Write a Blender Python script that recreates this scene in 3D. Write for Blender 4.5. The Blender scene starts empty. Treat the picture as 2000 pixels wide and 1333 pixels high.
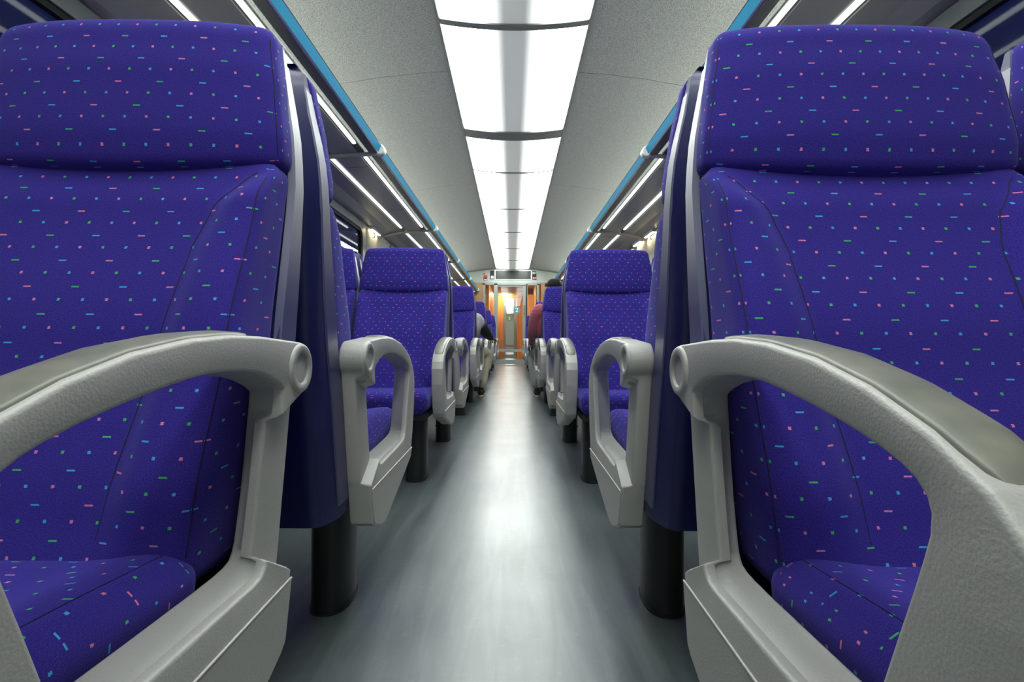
import bpy, bmesh, math, random
from mathutils import Vector, Matrix
random.seed(7)
S = bpy.context.scene
COL = S.collection
PI = math.pi

# ------------------------------------------------------------------ camera
EYE = 0.655
cam_d = bpy.data.cameras.new('camera'); cam = bpy.data.objects.new('camera', cam_d); COL.objects.link(cam)
cam.location = (0, 0, EYE); cam.rotation_euler = (PI/2, -.0072, 0)
cam_d.sensor_width = 36; cam_d.lens = 950*36/2000; cam_d.shift_y = -4.5/2000; cam_d.clip_start = 0.01
S.camera = cam
# ------------------------------------------------------------------ world, colour
w = bpy.data.worlds.new('night'); S.world = w; w.use_nodes = True
w.node_tree.nodes['Background'].inputs[0].default_value = (0.006, 0.010, 0.045, 1)
w.node_tree.nodes['Background'].inputs[1].default_value = 1.0
S.view_settings.view_transform = 'Standard'; S.view_settings.look = 'None'
S.view_settings.exposure = 0.0; S.view_settings.gamma = 1; S.view_settings.use_curve_mapping = False
CEILING_LIGHT = 11.0
STRIP_LIGHT = 2.2
ADDED_FILL = 9.0  # strength of the added, unseen ceiling fill

# ------------------------------------------------------------------ materials
def mat(name, color=(.5,.5,.5), rough=.5, metal=0., coat=0., emit=None, estr=0., trans=0., sheen=0., spec=.5, ior=1.5):
    m = bpy.data.materials.new(name); m.use_nodes = True
    b = m.node_tree.nodes['Principled BSDF']; I = b.inputs
    I['Base Color'].default_value = (*color, 1); I['Roughness'].default_value = rough
    I['Metallic'].default_value = metal; I['Coat Weight'].default_value = coat
    I['Transmission Weight'].default_value = trans; I['Sheen Weight'].default_value = sheen
    I['Specular IOR Level'].default_value = spec; I['IOR'].default_value = ior
    if emit: I['Emission Color'].default_value = (*emit, 1); I['Emission Strength'].default_value = estr
    return m
def nodes(m): return m.node_tree.nodes, m.node_tree.links, m.node_tree.nodes['Principled BSDF']
def bump(m, scale, strength, dist=.001, detail=3, coord='Object', stretch=None):
    N, L, b = nodes(m)
    tc = N.new('ShaderNodeTexCoord'); t = N.new('ShaderNodeTexNoise'); t.inputs['Scale'].default_value = scale; t.inputs['Detail'].default_value = detail
    src = tc.outputs[coord]
    if stretch:
        mp = N.new('ShaderNodeMapping'); mp.inputs['Scale'].default_value = stretch; L.new(src, mp.inputs[0]); src = mp.outputs[0]
    L.new(src, t.inputs['Vector'])
    bp = N.new('ShaderNodeBump'); bp.inputs['Strength'].default_value = strength; bp.inputs['Distance'].default_value = dist
    L.new(t.outputs['Fac'], bp.inputs['Height']); L.new(bp.outputs[0], b.inputs['Normal'])
    return t
def mottle(m, c1, c2, scale, detail=4, lo=.35, hi=.65, coord='Object', stretch=None, rough=None):
    N, L, b = nodes(m)
    tc = N.new('ShaderNodeTexCoord'); t = N.new('ShaderNodeTexNoise'); t.inputs['Scale'].default_value = scale; t.inputs['Detail'].default_value = detail
    src = tc.outputs[coord]
    if stretch:
        mp = N.new('ShaderNodeMapping'); mp.inputs['Scale'].default_value = stretch; L.new(src, mp.inputs[0]); src = mp.outputs[0]
    L.new(src, t.inputs['Vector'])
    r = N.new('ShaderNodeValToRGB'); r.color_ramp.elements[0].position = lo; r.color_ramp.elements[1].position = hi
    r.color_ramp.elements[0].color = (*c1, 1); r.color_ramp.elements[1].color = (*c2, 1)
    L.new(t.outputs['Fac'], r.inputs[0]); L.new(r.outputs[0], b.inputs['Base Color'])
    if rough:
        mr = N.new('ShaderNodeMapRange'); mr.inputs['To Min'].default_value = rough[0]; mr.inputs['To Max'].default_value = rough[1]
        mr.inputs['From Min'].default_value = lo; mr.inputs['From Max'].default_value = hi
        L.new(t.outputs['Fac'], mr.inputs[0]); L.new(mr.outputs[0], b.inputs['Roughness'])
    return r

def fabric(name):
    m = mat(name, rough=.92, sheen=.25, spec=.15)
    N, L, b = nodes(m)
    b.inputs['Sheen Tint'].default_value = (.35, .35, .9, 1); b.inputs['Sheen Roughness'].default_value = .45
    uv = N.new('ShaderNodeUVMap'); uv.uv_map = 'UVMap'
    nz = N.new('ShaderNodeTexNoise'); nz.inputs['Scale'].default_value = 900; nz.inputs['Detail'].default_value = 1
    L.new(uv.outputs[0], nz.inputs['Vector'])
    sep = N.new('ShaderNodeSeparateXYZ'); L.new(uv.outputs[0], sep.inputs[0])
    def M(op, a, b_=None, c=None):
        n = N.new('ShaderNodeMath'); n.operation = op
        for i, x in enumerate((a, b_, c)):
            if x is None: continue
            if isinstance(x, (int, float)): n.inputs[i].default_value = x
            else: L.new(x, n.inputs[i])
        return n.outputs[0]
    jit = M('MULTIPLY', M('SUBTRACT', nz.outputs['Fac'], .5), .0035)
    u = M('ADD', sep.outputs[0], jit); v = sep.outputs[1]
    rv = M('DIVIDE', v, .038); iv = M('FLOOR', rv); fv = M('FRACT', rv)
    cu = M('DIVIDE', u, .0325); iu = M('FLOOR', cu); fu = M('FRACT', cu)
    dot = M('MULTIPLY', M('LESS_THAN', M('ABSOLUTE', M('SUBTRACT', fu, .5)), .056), M('LESS_THAN', M('ABSOLUTE', M('SUBTRACT', fv, .25)), .047))
    odd = M('FLOORED_MODULO', iv, 2)
    cd = M('ADD', M('DIVIDE', u, .065), M('MULTIPLY', odd, .5)); idd = M('FLOOR', cd); fd = M('FRACT', cd)
    dash = M('MULTIPLY', M('LESS_THAN', M('ABSOLUTE', M('SUBTRACT', fd, .5)), .078), M('LESS_THAN', M('ABSOLUTE', M('SUBTRACT', fv, .72)), .026))
    di = M('DIVIDE', M('ADD', M('FLOORED_MODULO', M('ADD', iu, iv), 3), .5), 3)
    dj = M('DIVIDE', M('ADD', M('FLOORED_MODULO', M('ADD', idd, M('MULTIPLY', iv, 2)), 3), .5), 3)
    def ramp(f):
        r = N.new('ShaderNodeValToRGB'); cr = r.color_ramp; cr.interpolation = 'CONSTANT'
        cr.elements[0].position = 0; cr.elements[0].color = (.62, .19, .34, 1)
        cr.elements[1].position = .3333; cr.elements[1].color = (.055, .40, .13, 1)
        e = cr.elements.new(.6666); e.color = (.055, .33, .66, 1)
        L.new(f, r.inputs[0]); return r.outputs[0]
    def mix(f, a, b_):
        n = N.new('ShaderNodeMix'); n.data_type = 'RGBA'; L.new(f, n.inputs['Factor'])
        L.new(a, n.inputs['A']); L.new(b_, n.inputs['B']); return n.outputs['Result']
    tc = N.new('ShaderNodeTexNoise'); tc.inputs['Scale'].default_value = 650; tc.inputs['Detail'].default_value = 2; L.new(uv.outputs[0], tc.inputs['Vector'])
    br = N.new('ShaderNodeValToRGB'); br.color_ramp.elements[0].position = .34; br.color_ramp.elements[1].position = .68
    br.color_ramp.elements[0].color = (.021, .012, .165, 1); br.color_ramp.elements[1].color = (.046, .031, .29, 1)
    L.new(tc.outputs['Fac'], br.inputs[0])
    c = mix(dot, br.outputs[0], ramp(di)); c = mix(dash, c, ramp(dj))
    L.new(c, b.inputs['Base Color'])
    bp = N.new('ShaderNodeBump'); bp.inputs['Strength'].default_value = .35; bp.inputs['Distance'].default_value = .0006
    L.new(tc.outputs['Fac'], bp.inputs['Height']); L.new(bp.outputs[0], b.inputs['Normal'])
    return m
FAB = fabric('seat_moquette')
SEAM = mat('seam_thread', (.006, .005, .05), .8)
SHELL = mat('blue_shell_plastic', (.006, .008, .085), .42, coat=.1); bump(SHELL, 500, .08, .0005)
EDGE = mat('shell_side_plastic', (.016, .019, .11), .40, spec=.9, coat=.8)
EDGE.node_tree.nodes['Principled BSDF'].inputs['Coat Roughness'].default_value = .38; bump(EDGE, 500, .08, .0005)
ARM = mat('armrest_plastic', (.37, .37, .35), .42); bump(ARM, 420, .32, .0012, 2)
ARM2 = mat('armrest_plastic_smooth', (.38, .38, .36), .4); bump(ARM2, 300, .1, .0006, 2)
PAD = mat('armrest_pad', (.20, .21, .175), .38); mottle(PAD, (.135,.14,.115), (.19,.19,.155), 30)
BLACK = mat('black_metal', (.008, .012, .014), .42)
DARK = mat('dark_frame', (.015, .016, .02), .6)
FLOOR = mat('floor_vinyl', (.07, .09, .095), .3, spec=.7, coat=.55); FLOOR.node_tree.nodes['Principled BSDF'].inputs['Coat Roughness'].default_value = .30
mottle(FLOOR, (.056, .074, .080), (.098, .120, .126), 4.0, 6, .25, .75)
def floor_wear():
    N, L, b = nodes(FLOOR); tc = N.new('ShaderNodeTexCoord')
    t = N.new('ShaderNodeTexNoise'); t.inputs['Scale'].default_value = 3.2; t.inputs['Detail'].default_value = 2.5; t.inputs['Distortion'].default_value = .6; L.new(tc.outputs['Object'], t.inputs['Vector'])
    mr = N.new('ShaderNodeMapRange'); mr.inputs['From Min'].default_value = .25; mr.inputs['From Max'].default_value = .75; mr.inputs['To Min'].default_value = .285; mr.inputs['To Max'].default_value = .40
    L.new(t.outputs['Fac'], mr.inputs[0]); L.new(mr.outputs[0], b.inputs['Roughness'])
    src = b.inputs['Base Color'].links[0].from_socket
    v = N.new('ShaderNodeTexNoise'); v.inputs['Scale'].default_value = 45; v.inputs['Detail'].default_value = 6; L.new(tc.outputs['Object'], v.inputs['Vector'])
    r_ = N.new('ShaderNodeMapRange'); r_.inputs['From Min'].default_value = .60; r_.inputs['From Max'].default_value = .72; r_.inputs['To Max'].default_value = .55; L.new(v.outputs['Fac'], r_.inputs[0])
    mx = N.new('ShaderNodeMix'); mx.data_type = 'RGBA'; L.new(r_.outputs[0], mx.inputs['Factor']); L.new(src, mx.inputs['A']); mx.inputs['B'].default_value = (.13, .145, .135, 1)
    mp = N.new('ShaderNodeMapping'); mp.inputs['Scale'].default_value = (16, 1.6, 1); L.new(tc.outputs['Object'], mp.inputs[0])
    sv = N.new('ShaderNodeTexNoise'); sv.inputs['Scale'].default_value = 1.5; sv.inputs['Detail'].default_value = 8; sv.inputs['Distortion'].default_value = 1.2; L.new(mp.outputs[0], sv.inputs['Vector'])
    r2 = N.new('ShaderNodeMapRange'); r2.inputs['From Min'].default_value = .42; r2.inputs['From Max'].default_value = .75; r2.inputs['To Max'].default_value = .6; L.new(sv.outputs['Fac'], r2.inputs[0])
    m2 = N.new('ShaderNodeMix'); m2.data_type = 'RGBA'; L.new(r2.outputs[0], m2.inputs['Factor']); L.new(mx.outputs['Result'], m2.inputs['A']); m2.inputs['B'].default_value = (.15, .175, .18, 1)
    L.new(m2.outputs['Result'], b.inputs['Base Color'])
    bp = N.new('ShaderNodeBump'); bp.inputs['Strength'].default_value = .12; bp.inputs['Distance'].default_value = .003; L.new(v.outputs['Fac'], bp.inputs['Height']); L.new(bp.outputs[0], b.inputs['Normal'])
floor_wear()
CEIL = mat('ceiling_felt', (.3, .3, .29), .95); mottle(CEIL, (.24, .25, .24), (.54, .55, .53), 260, 3, .35, .65, stretch=(1, .6, 1)); 
TRIM = mat('grey_trim', (.22, .23, .22), .45, metal=.4)
JOINT = mat('dark_joint', (.05, .052, .05), .6)
PANEL = mat('rack_panel_metal', (.46, .46, .44), .38, metal=.35); bump(PANEL, 60, .03, .001, stretch=(8, .3, 8))
BAND = mat('rack_band_metal', (.20, .21, .20), .38, metal=.6)
CHROME = mat('bright_aluminium', (.75, .76, .74), .22, metal=1)
BLUE = mat('blue_strip', (.0, .25, .46), .5, spec=.2)
ARMG = mat('bracket_grey', (.5, .52, .5), .4)
WHITE = mat('white_plastic', (.72, .73, .70), .35)
WALLM = mat('cream_wall_laminate', (.62, .61, .52), .45)
GREY = mat('light_grey_laminate', (.42, .45, .41), .4)
GREYM = mat('grey_frame_metal', (.30, .33, .32), .4, metal=.3)
ORANGE = mat('orange_wood', (.70, .30, .08), .35); mottle(ORANGE, (.62, .26, .06), (.85, .42, .13), 3, 6, .3, .7, stretch=(6, 6, .6))
TAN = mat('tan_panel', (.44, .24, .10), .5)
GLASS = mat('clear_glass', (1, 1, 1), .0, trans=1., ior=1.32)
SCREEN = mat('display_glass', (.012, .014, .013), .3)
RED = mat('red_print', (.6, .03, .03), .5)
WHITEP = mat('white_print', (.85, .85, .85), .5)
TEAL = mat('teal_sticker', (.06, .33, .42), .5)
GREEN = mat('green_sticker', (.06, .38, .14), .5)
RUBBER = mat('black_rubber', (.01, .01, .01), .5)
def emitter(name, color, s): 
    return mat(name, (.8, .8, .8), .5, emit=color, estr=s)
FILL_UP = emitter('added_ceiling_fill', (.93, 1., .95), ADDED_FILL)  # emitter for the unseen fill that brightens the ceiling
STRIP = emitter('strip_tube', (.93, 1., .93), STRIP_LIGHT)
WARM = emitter('warm_bulb', (1., .84, .50), 32.)
LAMPW = emitter('vestibule_lamp', (1., .93, .72), 80.)
def diffuser():
    m = mat('light_diffuser', (.75, .76, .75), .35)
    N, L, b = nodes(m)
    b.inputs['Emission Color'].default_value = (.95, 1., .96, 1)
    tc = N.new('ShaderNodeTexCoord'); sp = N.new('ShaderNodeSeparateXYZ'); L.new(tc.outputs['Object'], sp.inputs[0])
    ab = N.new('ShaderNodeMath'); ab.operation = 'ABSOLUTE'; L.new(sp.outputs[0], ab.inputs[0])
    def mrn(a, b_, hi):
        mr = N.new('ShaderNodeMapRange'); mr.interpolation_type = 'SMOOTHSTEP'
        mr.inputs['From Min'].default_value = a; mr.inputs['From Max'].default_value = b_; mr.inputs['To Max'].default_value = hi
        L.new(ab.outputs[0], mr.inputs[0]); return mr.outputs[0]
    a1 = N.new('ShaderNodeMath'); a1.operation = 'ADD'; L.new(mrn(.05, .125, 1.), a1.inputs[0]); L.new(mrn(.115, .22, CEILING_LIGHT), a1.inputs[1])
    ml = N.new('ShaderNodeMath'); ml.operation = 'ADD'; L.new(a1.outputs[0], ml.inputs[0]); ml.inputs[1].default_value = .14
    L.new(ml.outputs[0], b.inputs['Emission Strength'])
    return m
DIFF = diffuser()

# ------------------------------------------------------------------ helpers
def mobj(name, verts, faces, m, parent=None, uvs=None, smooth=True, angle=40, mats=None, fm=None):
    me = bpy.data.meshes.new(name); me.from_pydata([tuple(v) for v in verts], [], faces)
    if uvs is not None:
        l = me.uv_layers.new(name='UVMap'); k = 0
        for fi, f in enumerate(faces):
            for j in range(len(f)): l.data[k].uv = uvs[fi][j]; k += 1
    me.materials.append(m)
    for x in (mats or []): me.materials.append(x)
    if fm: 
        for p, i in zip(me.polygons, fm): p.material_index = i
    bm = bmesh.new(); bm.from_mesh(me); bmesh.ops.recalc_face_normals(bm, faces=bm.faces); bm.to_mesh(me); bm.free()
    if smooth:
        for p in me.polygons: p.use_smooth = True
        me.set_sharp_from_angle(angle=math.radians(angle))
    o = bpy.data.objects.new(name, me); COL.objects.link(o)
    if parent: o.parent = parent
    return o
def tag(o, label=None, cat=None, group=None, kind=None):
    if label: o['label'] = label
    if cat: o['category'] = cat
    if group: o['group'] = group
    if kind: o['kind'] = kind
    return o
def thing(name, label, cat, loc=(0,0,0), rz=0, group=None):
    o = bpy.data.objects.new(name, None); COL.objects.link(o); o.location = loc; o.rotation_euler = (0,0,rz)
    o.empty_display_size = .1
    return tag(o, label, cat, group)
def dup(root, loc, rz):
    r = root.copy(); COL.objects.link(r); r.location = loc; r.rotation_euler = (0,0,rz)
    def rec(src, dst):
        for ch in src.children:
            c = ch.copy(); COL.objects.link(c); c.parent = dst; rec(ch, c)
    rec(root, r); return r
class MB:
    def __init__(s): s.v = []; s.f = []
    def add(s, v, f):
        n = len(s.v); s.v += [tuple(x) for x in v]; s.f += [[i+n for i in q] for q in f]
    def box(s, x0, x1, y0, y1, z0, z1):
        s.add([(x,y,z) for x in (x0,x1) for y in (y0,y1) for z in (z0,z1)], [(0,1,3,2),(4,6,7,5),(0,4,5,1),(2,3,7,6),(0,2,6,4),(1,5,7,3)]); return s
    def prism_y(s, poly, y0, y1):      # poly in (x,z)
        n = len(poly); s.add([(x,y0,z) for x,z in poly]+[(x,y1,z) for x,z in poly], [list(range(n)), list(range(n,2*n))]+[(i,(i+1)%n,(i+1)%n+n,i+n) for i in range(n)]); return s
    def prism_x(s, poly, x0, x1):      # poly in (y,z)
        n = len(poly); s.add([(x0,y,z) for y,z in poly]+[(x1,y,z) for y,z in poly], [list(range(n)), list(range(n,2*n))]+[(i,(i+1)%n,(i+1)%n+n,i+n) for i in range(n)]); return s
    def prism_z(s, poly, z0, z1):
        n = len(poly); s.add([(x,y,z0) for x,y in poly]+[(x,y,z1) for x,y in poly], [list(range(n)), list(range(n,2*n))]+[(i,(i+1)%n,(i+1)%n+n,i+n) for i in range(n)]); return s
    def tube(s, pts, r, n=8, cap=True):
        pts = [Vector(p) for p in pts]; rings = []
        rr = r if isinstance(r, (list, tuple)) else [r]*len(pts)
        up = Vector((0,0,1)); prev = None
        for i, p in enumerate(pts):
            t = (pts[min(i+1,len(pts)-1)]-pts[max(i-1,0)]).normalized()
            a = prev - t*prev.dot(t) if prev else (up - t*up.dot(t) if abs(t.z) < .95 else Vector((1,0,0)) - t*t.x)
            a.normalize(); prev = a; b = t.cross(a)
            rings.append([p + (a*math.cos(2*PI*k/n)+b*math.sin(2*PI*k/n))*rr[i] for k in range(n)])
        v = [q for R in rings for q in R]; f = []
        for i in range(len(rings)-1):
            for k in range(n): f.append((i*n+k, i*n+(k+1)%n, (i+1)*n+(k+1)%n, (i+1)*n+k))
        if cap: f.append(list(range(n))); f.append([(len(rings)-1)*n+k for k in range(n)])
        s.add(v, f); return s
    def cyl_x(s, x0, x1, y, z, r, n=32): return s.tube([(x0,y,z),(x1,y,z)], r, n)
    def cyl_y(s, y0, y1, x, z, r, n=32): return s.tube([(x,y0,z),(x,y1,z)], r, n)
    def build(s, name, m, parent=None, smooth=True, angle=35, bevel=0):
        o = mobj(name, s.v, s.f, m, parent, smooth=smooth, angle=angle)
        if bevel:
            b = o.modifiers.new('bevel', 'BEVEL'); b.width = bevel; b.segments = 3; b.limit_method = 'ANGLE'; b.angle_limit = math.radians(35); b.harden_normals = False
        return o
def lerp(a, b, t): return a+(b-a)*t
def interp(tab, x):
    if x <= tab[0][0]: return tab[0][1]
    for (a, va), (b, vb) in zip(tab, tab[1:]):
        if x <= b:
            t = (x-a)/(b-a); t = t*t*(3-2*t)*.35 + t*.65
            return lerp(va, vb, t)
    return tab[-1][1]
def smooth(a, b, x):
    t = min(1, max(0, (x-a)/(b-a))); return t*t*(3-2*t)
def text(s, size, m, parent, loc, rot=(PI/2,0,0), name='lettering', depth=.001, align='CENTER'):
    c = bpy.data.curves.new(name, 'FONT'); c.body = s; c.size = size; c.extrude = depth; c.align_x = align; c.align_y = 'CENTER'; c.offset = size*.02
    t = bpy.data.objects.new(name, c); COL.objects.link(t)
    dg = bpy.context.evaluated_depsgraph_get(); me = bpy.data.meshes.new_from_object(t.evaluated_get(dg))
    bpy.data.objects.remove(t); me.materials.clear(); me.materials.append(m)
    o = bpy.data.objects.new(name, me); COL.objects.link(o); o.location = loc; o.rotation_euler = rot
    if parent: o.parent = parent
    return o

def rbox(hx, hy, hz, r, nx, ny, nz, deform, name, m, parent):
    """Rounded box (centre 0); deform(x,y,z)->(x,y,z); fabric uv from the undeformed surface (front = -y)."""
    verts = []; idx = {}; faces = []; uvs = []
    def V(p):
        q = [max(-h+r, min(h-r, c)) for c, h in zip(p, (hx,hy,hz))]
        d = Vector(p)-Vector(q); 
        if d.length > 1e-9: d = d.normalized()*r
        w_ = Vector(q)+d; k = (round(p[0],5), round(p[1],5), round(p[2],5))
        if k not in idx: idx[k] = len(verts); verts.append(Vector(deform(*w_)))
        return idx[k]
    def lin(h, n):  # denser towards the rounding
        e = [-h + r*(1-math.cos(PI/2*i/4)) for i in range(4)]; inn = [(-h+r)+(2*(h-r))*i/n for i in range(n+1)]
        return e + inn + [-x for x in reversed(e)]
    X, Y, Z = lin(hx,nx), lin(hy,ny), lin(hz,nz)
    def face(A, B, f, uvf):
        for i in range(len(A)-1):
            for j in range(len(B)-1):
                ps = [f(A[i],B[j]), f(A[i+1],B[j]), f(A[i+1],B[j+1]), f(A[i],B[j+1])]
                faces.append([V(p) for p in ps]); uvs.append([uvf(*p) for p in ps])
    face(X, Z, lambda a,b: (a,-hy,b), lambda x,y,z: (x+5, z+5)); face(X, Z, lambda a,b: (a,hy,b), lambda x,y,z: (x+5, z+5))
    for s in (-1, 1):
        face(Y, Z, lambda a,b: (s*hx,a,b), lambda x,y,z: (5+s*(hx+hy+y)-s*r*.5, z+5))
        face(X, Y, lambda a,b: (a,b,s*hz), lambda x,y,z: (x+5, 5+s*(hz+hy+y)-s*r*.5))
    return mobj(name, verts, faces, m, parent, uvs=uvs, angle=80)

# ------------------------------------------------------------------ the seat
FRONT = [(.36,-.150),(.45,-.125),(.655,-.060),(.85,.012),(.905,.040),(.925,.046)]
BACK = [(.27,-.050),(.45,-.020),(.64,.038),(.90,.085),(1.0,.09),(1.12,.105),(1.17,.115)]
SH_HW = [(.27,.246),(.40,.247),(.90,.246),(.96,.243),(1.13,.214),(1.17,.205)]
def backF(x, z):
    s = interp([(.40,.118),(.60,.136),(.78,.150),(.84,.165),(.885,.198),(.915,.235)], z)
    ax = abs(x)
    b = -.024*smooth(s-.012, s+.045, ax)*smooth(.36,.5,z)*(1-.5*smooth(.85,.92,z))
    return interp(FRONT, z) + b + .010*(1-(ax/.24)**2)*0.6
def headF(x, z):
    return interp([(.90,.052),(.925,.030),(.96,.028),(1.06,.040),(1.12,.052),(1.16,.066)], z) + .016*(abs(x)/.22)**3
def make_seat(side, legu, arm=True):
    """seat facing -y, floor origin, y=0 at the armrest pivot; armrest on the side*x side"""
    t = thing('train_seat', 'seat', 'seat')
    # backrest
    hx, hz, zc = .2405, .285, .640
    def dB(x, y, z):
        Z = z+zc; k = (y+.05)/.10; f = backF(x, Z); b = interp(BACK, Z)+.012
        return (x*(1-.05*smooth(.5,.36,Z)), lerp(f, b, k), Z)
    back = rbox(hx, .05, hz, .026, 56, 3, 52, dB, 'backrest', FAB, t)
    for s in (-1, 1):
        pts = []
        for z in [.42+.0061*i for i in range(80)]:
            sx = interp([(.40,.118),(.60,.136),(.78,.150),(.84,.165),(.885,.198),(.915,.225)], z); pts.append((s*sx, backF(sx, z)-.0002, z))
        MB().tube(pts, .0010, 6).build('bolster_seam', SEAM, back)
        th = math.radians(48)
        MB().tube([dB(s*(hx-.026+.0263*math.sin(th)), -.05+.026*(1-math.cos(th))-.0003, z-zc) for z in [.40+.01*i for i in range(50)]], .0008, 5).build('edge_seam', SEAM, back)
    # headrest
    HX, HZ, ZC = .243, .119, 1.031
    def wf(Z): return interp([(.91,1.0),(.96,.995),(1.04,.955),(1.12,.90),(1.16,.865)], Z)
    def dH(x, y, z):
        Z = z+ZC; k = (y+.045)/.09
        lift = -.010*(1-(x/HX)**2)*smooth(.96,.92,Z)      # bottom edge bows down
        return (x*wf(Z), lerp(headF(x, Z), interp(BACK, Z)+.012, k), Z+lift+.003*(1-(x/HX)**2)*smooth(1.1,1.16,Z))
    head = rbox(HX, .045, HZ, .022, 40, 3, 22, dH, 'headrest', FAB, t)
    for s in (-1, 1):
        th = math.radians(48)
        MB().tube([dH(s*(HX-.022+.0224*math.sin(th)), -.045+.022*(1-math.cos(th))-.0003, z-ZC) for z in [.935+.0105*i for i in range(19)]], .0009, 5).build('edge_seam', SEAM, head)
    # shell
    V, F = [], []
    zs = [.284,.29,.32,.40,.5,.6,.7,.8,.88,.93,.98,1.04,1.09,1.12,1.140,1.150,1.154]
    n = 0; fm = []
    for i, z in enumerate(zs):
        hw = interp(SH_HW, z); f = interp(BACK, z)+.004; b = interp([(.27,.075),(.475,.115),(.74,.150),(1.05,.157),(1.11,.152),(1.14,.142),(1.156,.130)], z)
        e = smooth(1.14,1.156,z); hw -= .012*e; f += .012*e
        ch = .034
        ring = [(-hw+.012,f),(-hw+.002,f+.002),(-hw,f+.006),(-hw+.002,lerp(f,b,.55)),(-hw+ch*.55,b-.008),(-hw+ch*.8,b-.002),(-hw+ch+.012,b)]
        ring = ring+[(-x,y) for x,y in reversed(ring)]; n = len(ring)
        V += [(x,y,z) for x,y in ring]
    for i in range(len(zs)-1):
        for k in range(n):
            F.append((i*n+k, i*n+(k+1)%n, (i+1)*n+(k+1)%n, (i+1)*n+k)); fm.append(0)
    F.append(list(range(n))); F.append([(len(zs)-1)*n+k for k in range(n)]); fm += [0,0]
    sh = mobj('back_shell', V, F, SHELL, t, angle=32)
    for s in (-1,1):     # raised edge rails on the shell sides
        mb = MB(); zz = [.31+.042*i for i in range(20)]; V = []; 
        for z in zz:
            hw = interp(SH_HW, z)+.0015; f = interp(BACK, z)+.002; b = interp([(.27,.075),(.475,.115),(.74,.150),(1.05,.157),(1.11,.150)], z)
            m_ = lerp(f,b,.56)
            V += [(s*(hw-.010),f,z),(s*hw,f+.005,z),(s*(hw-.001),m_,z),(s*(hw-.006),m_+.002,z)]
        F = [(i*4+k, i*4+(k+1)%4, (i+1)*4+(k+1)%4, (i+1)*4+k) for i in range(len(zz)-1) for k in range(4)]
        F += [(0,1,2,3), tuple((len(zz)-1)*4+k for k in range(4))]
        mb.add(V, F); mb.build('side_rail', EDGE, sh, angle=30)
    # cushion
    def dC(x, y, z):
        Y = y-.335; k = (z+.05)/.10
        top = interp([(-.57,.415),(-.50,.428),(-.30,.412),(-.12,.398)], Y) + .010*smooth(.10,.20,abs(x)) - .010*smooth(.2,.245,abs(x))
        return (x*(1-.03*(1-k)), Y+(.02 if Y < -.45 else 0)*(1-k), lerp(.326, top, k))
    c = rbox_c(.241, .225, .05, .036, dC, t)
    for s in (-1,1): MB().tube([(s*(.206-.02*max(0,(i-30)/14)**2), -.12-.0088*i, dC(.206, .215-.0088*i, .05)[2]-.0002) for i in range(43)], .0007, 6).build('edge_seam', SEAM, c)
    MB().box(-.225,.225,-.50,-.02,.295,.330).build('seat_frame', DARK, t, bevel=.006)
    if legu is not None:
        lx = side*.157; poly = []
        for k in range(40):
            a = 2*PI*k/40; cx, cy = math.cos(a), math.sin(a)
            poly.append((lx+.046*math.copysign(abs(cx)**.8, cx), legu+.078*math.copysign(abs(cy)**.8, cy)))
        leg = MB().prism_z(poly, 0, .30).build('leg', BLACK, t, angle=50)
        MB().prism_z([(lx+(x-lx)*1.06, legu+(y-legu)*1.04) for x,y in poly], 0, .006).build('foot_seal', RUBBER, leg, angle=50)
        for z in (.09,.24): MB().cyl_x(lx-side*.052, lx-side*.04, legu, z, .006, 10).build('bolt', BLACK, leg)
    if arm: make_arm(t, side)
    return t
def rbox_c(hx, hy, hz, r, deform, parent):
    """seat cushion: rounded box with fabric uv laid over the top and down the front"""
    verts = []; idx = {}; faces = []; uvs = []
    def V(p):
        q = [max(-h+r, min(h-r, c)) for c, h in zip(p, (hx,hy,hz))]; d = Vector(p)-Vector(q)
        if d.length > 1e-9: d = d.normalized()*r
        w_ = Vector(q)+d; k = tuple(round(c,5) for c in p)
        if k not in idx: idx[k] = len(verts); verts.append(Vector(deform(*w_)))
        return idx[k]
    def lin(h, n):
        e = [-h + r*(1-math.cos(PI/2*i/5)) for i in range(5)]; inn = [(-h+r)+(2*(h-r))*i/n for i in range(n+1)]
        return e + inn + [-x for x in reversed(e)]
    X, Y, Z = lin(hx,24), lin(hy,20), lin(hz,3)
    def face(A, B, f, uvf):
        for i in range(len(A)-1):
            for j in range(len(B)-1):
                ps = [f(A[i],B[j]), f(A[i+1],B[j]), f(A[i+1],B[j+1]), f(A[i],B[j+1])]
                faces.append([V(p) for p in ps]); uvs.append([uvf(*p) for p in ps])
    for s in (-1,1):
        face(X, Y, lambda a,b: (a,b,s*hz), lambda x,y,z: (x+5, y+5))
        face(X, Z, lambda a,b: (a,s*hy,b), lambda x,y,z: (x+5, 5-hy-(hz-z)+r*.5))
        face(Y, Z, lambda a,b: (s*hx,a,b), lambda x,y,z: (5+s*(hx+hz-z-r*.5), y+5))
    return mobj('seat_cushion', verts, faces, FAB, parent, uvs=uvs, angle=80)

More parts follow.
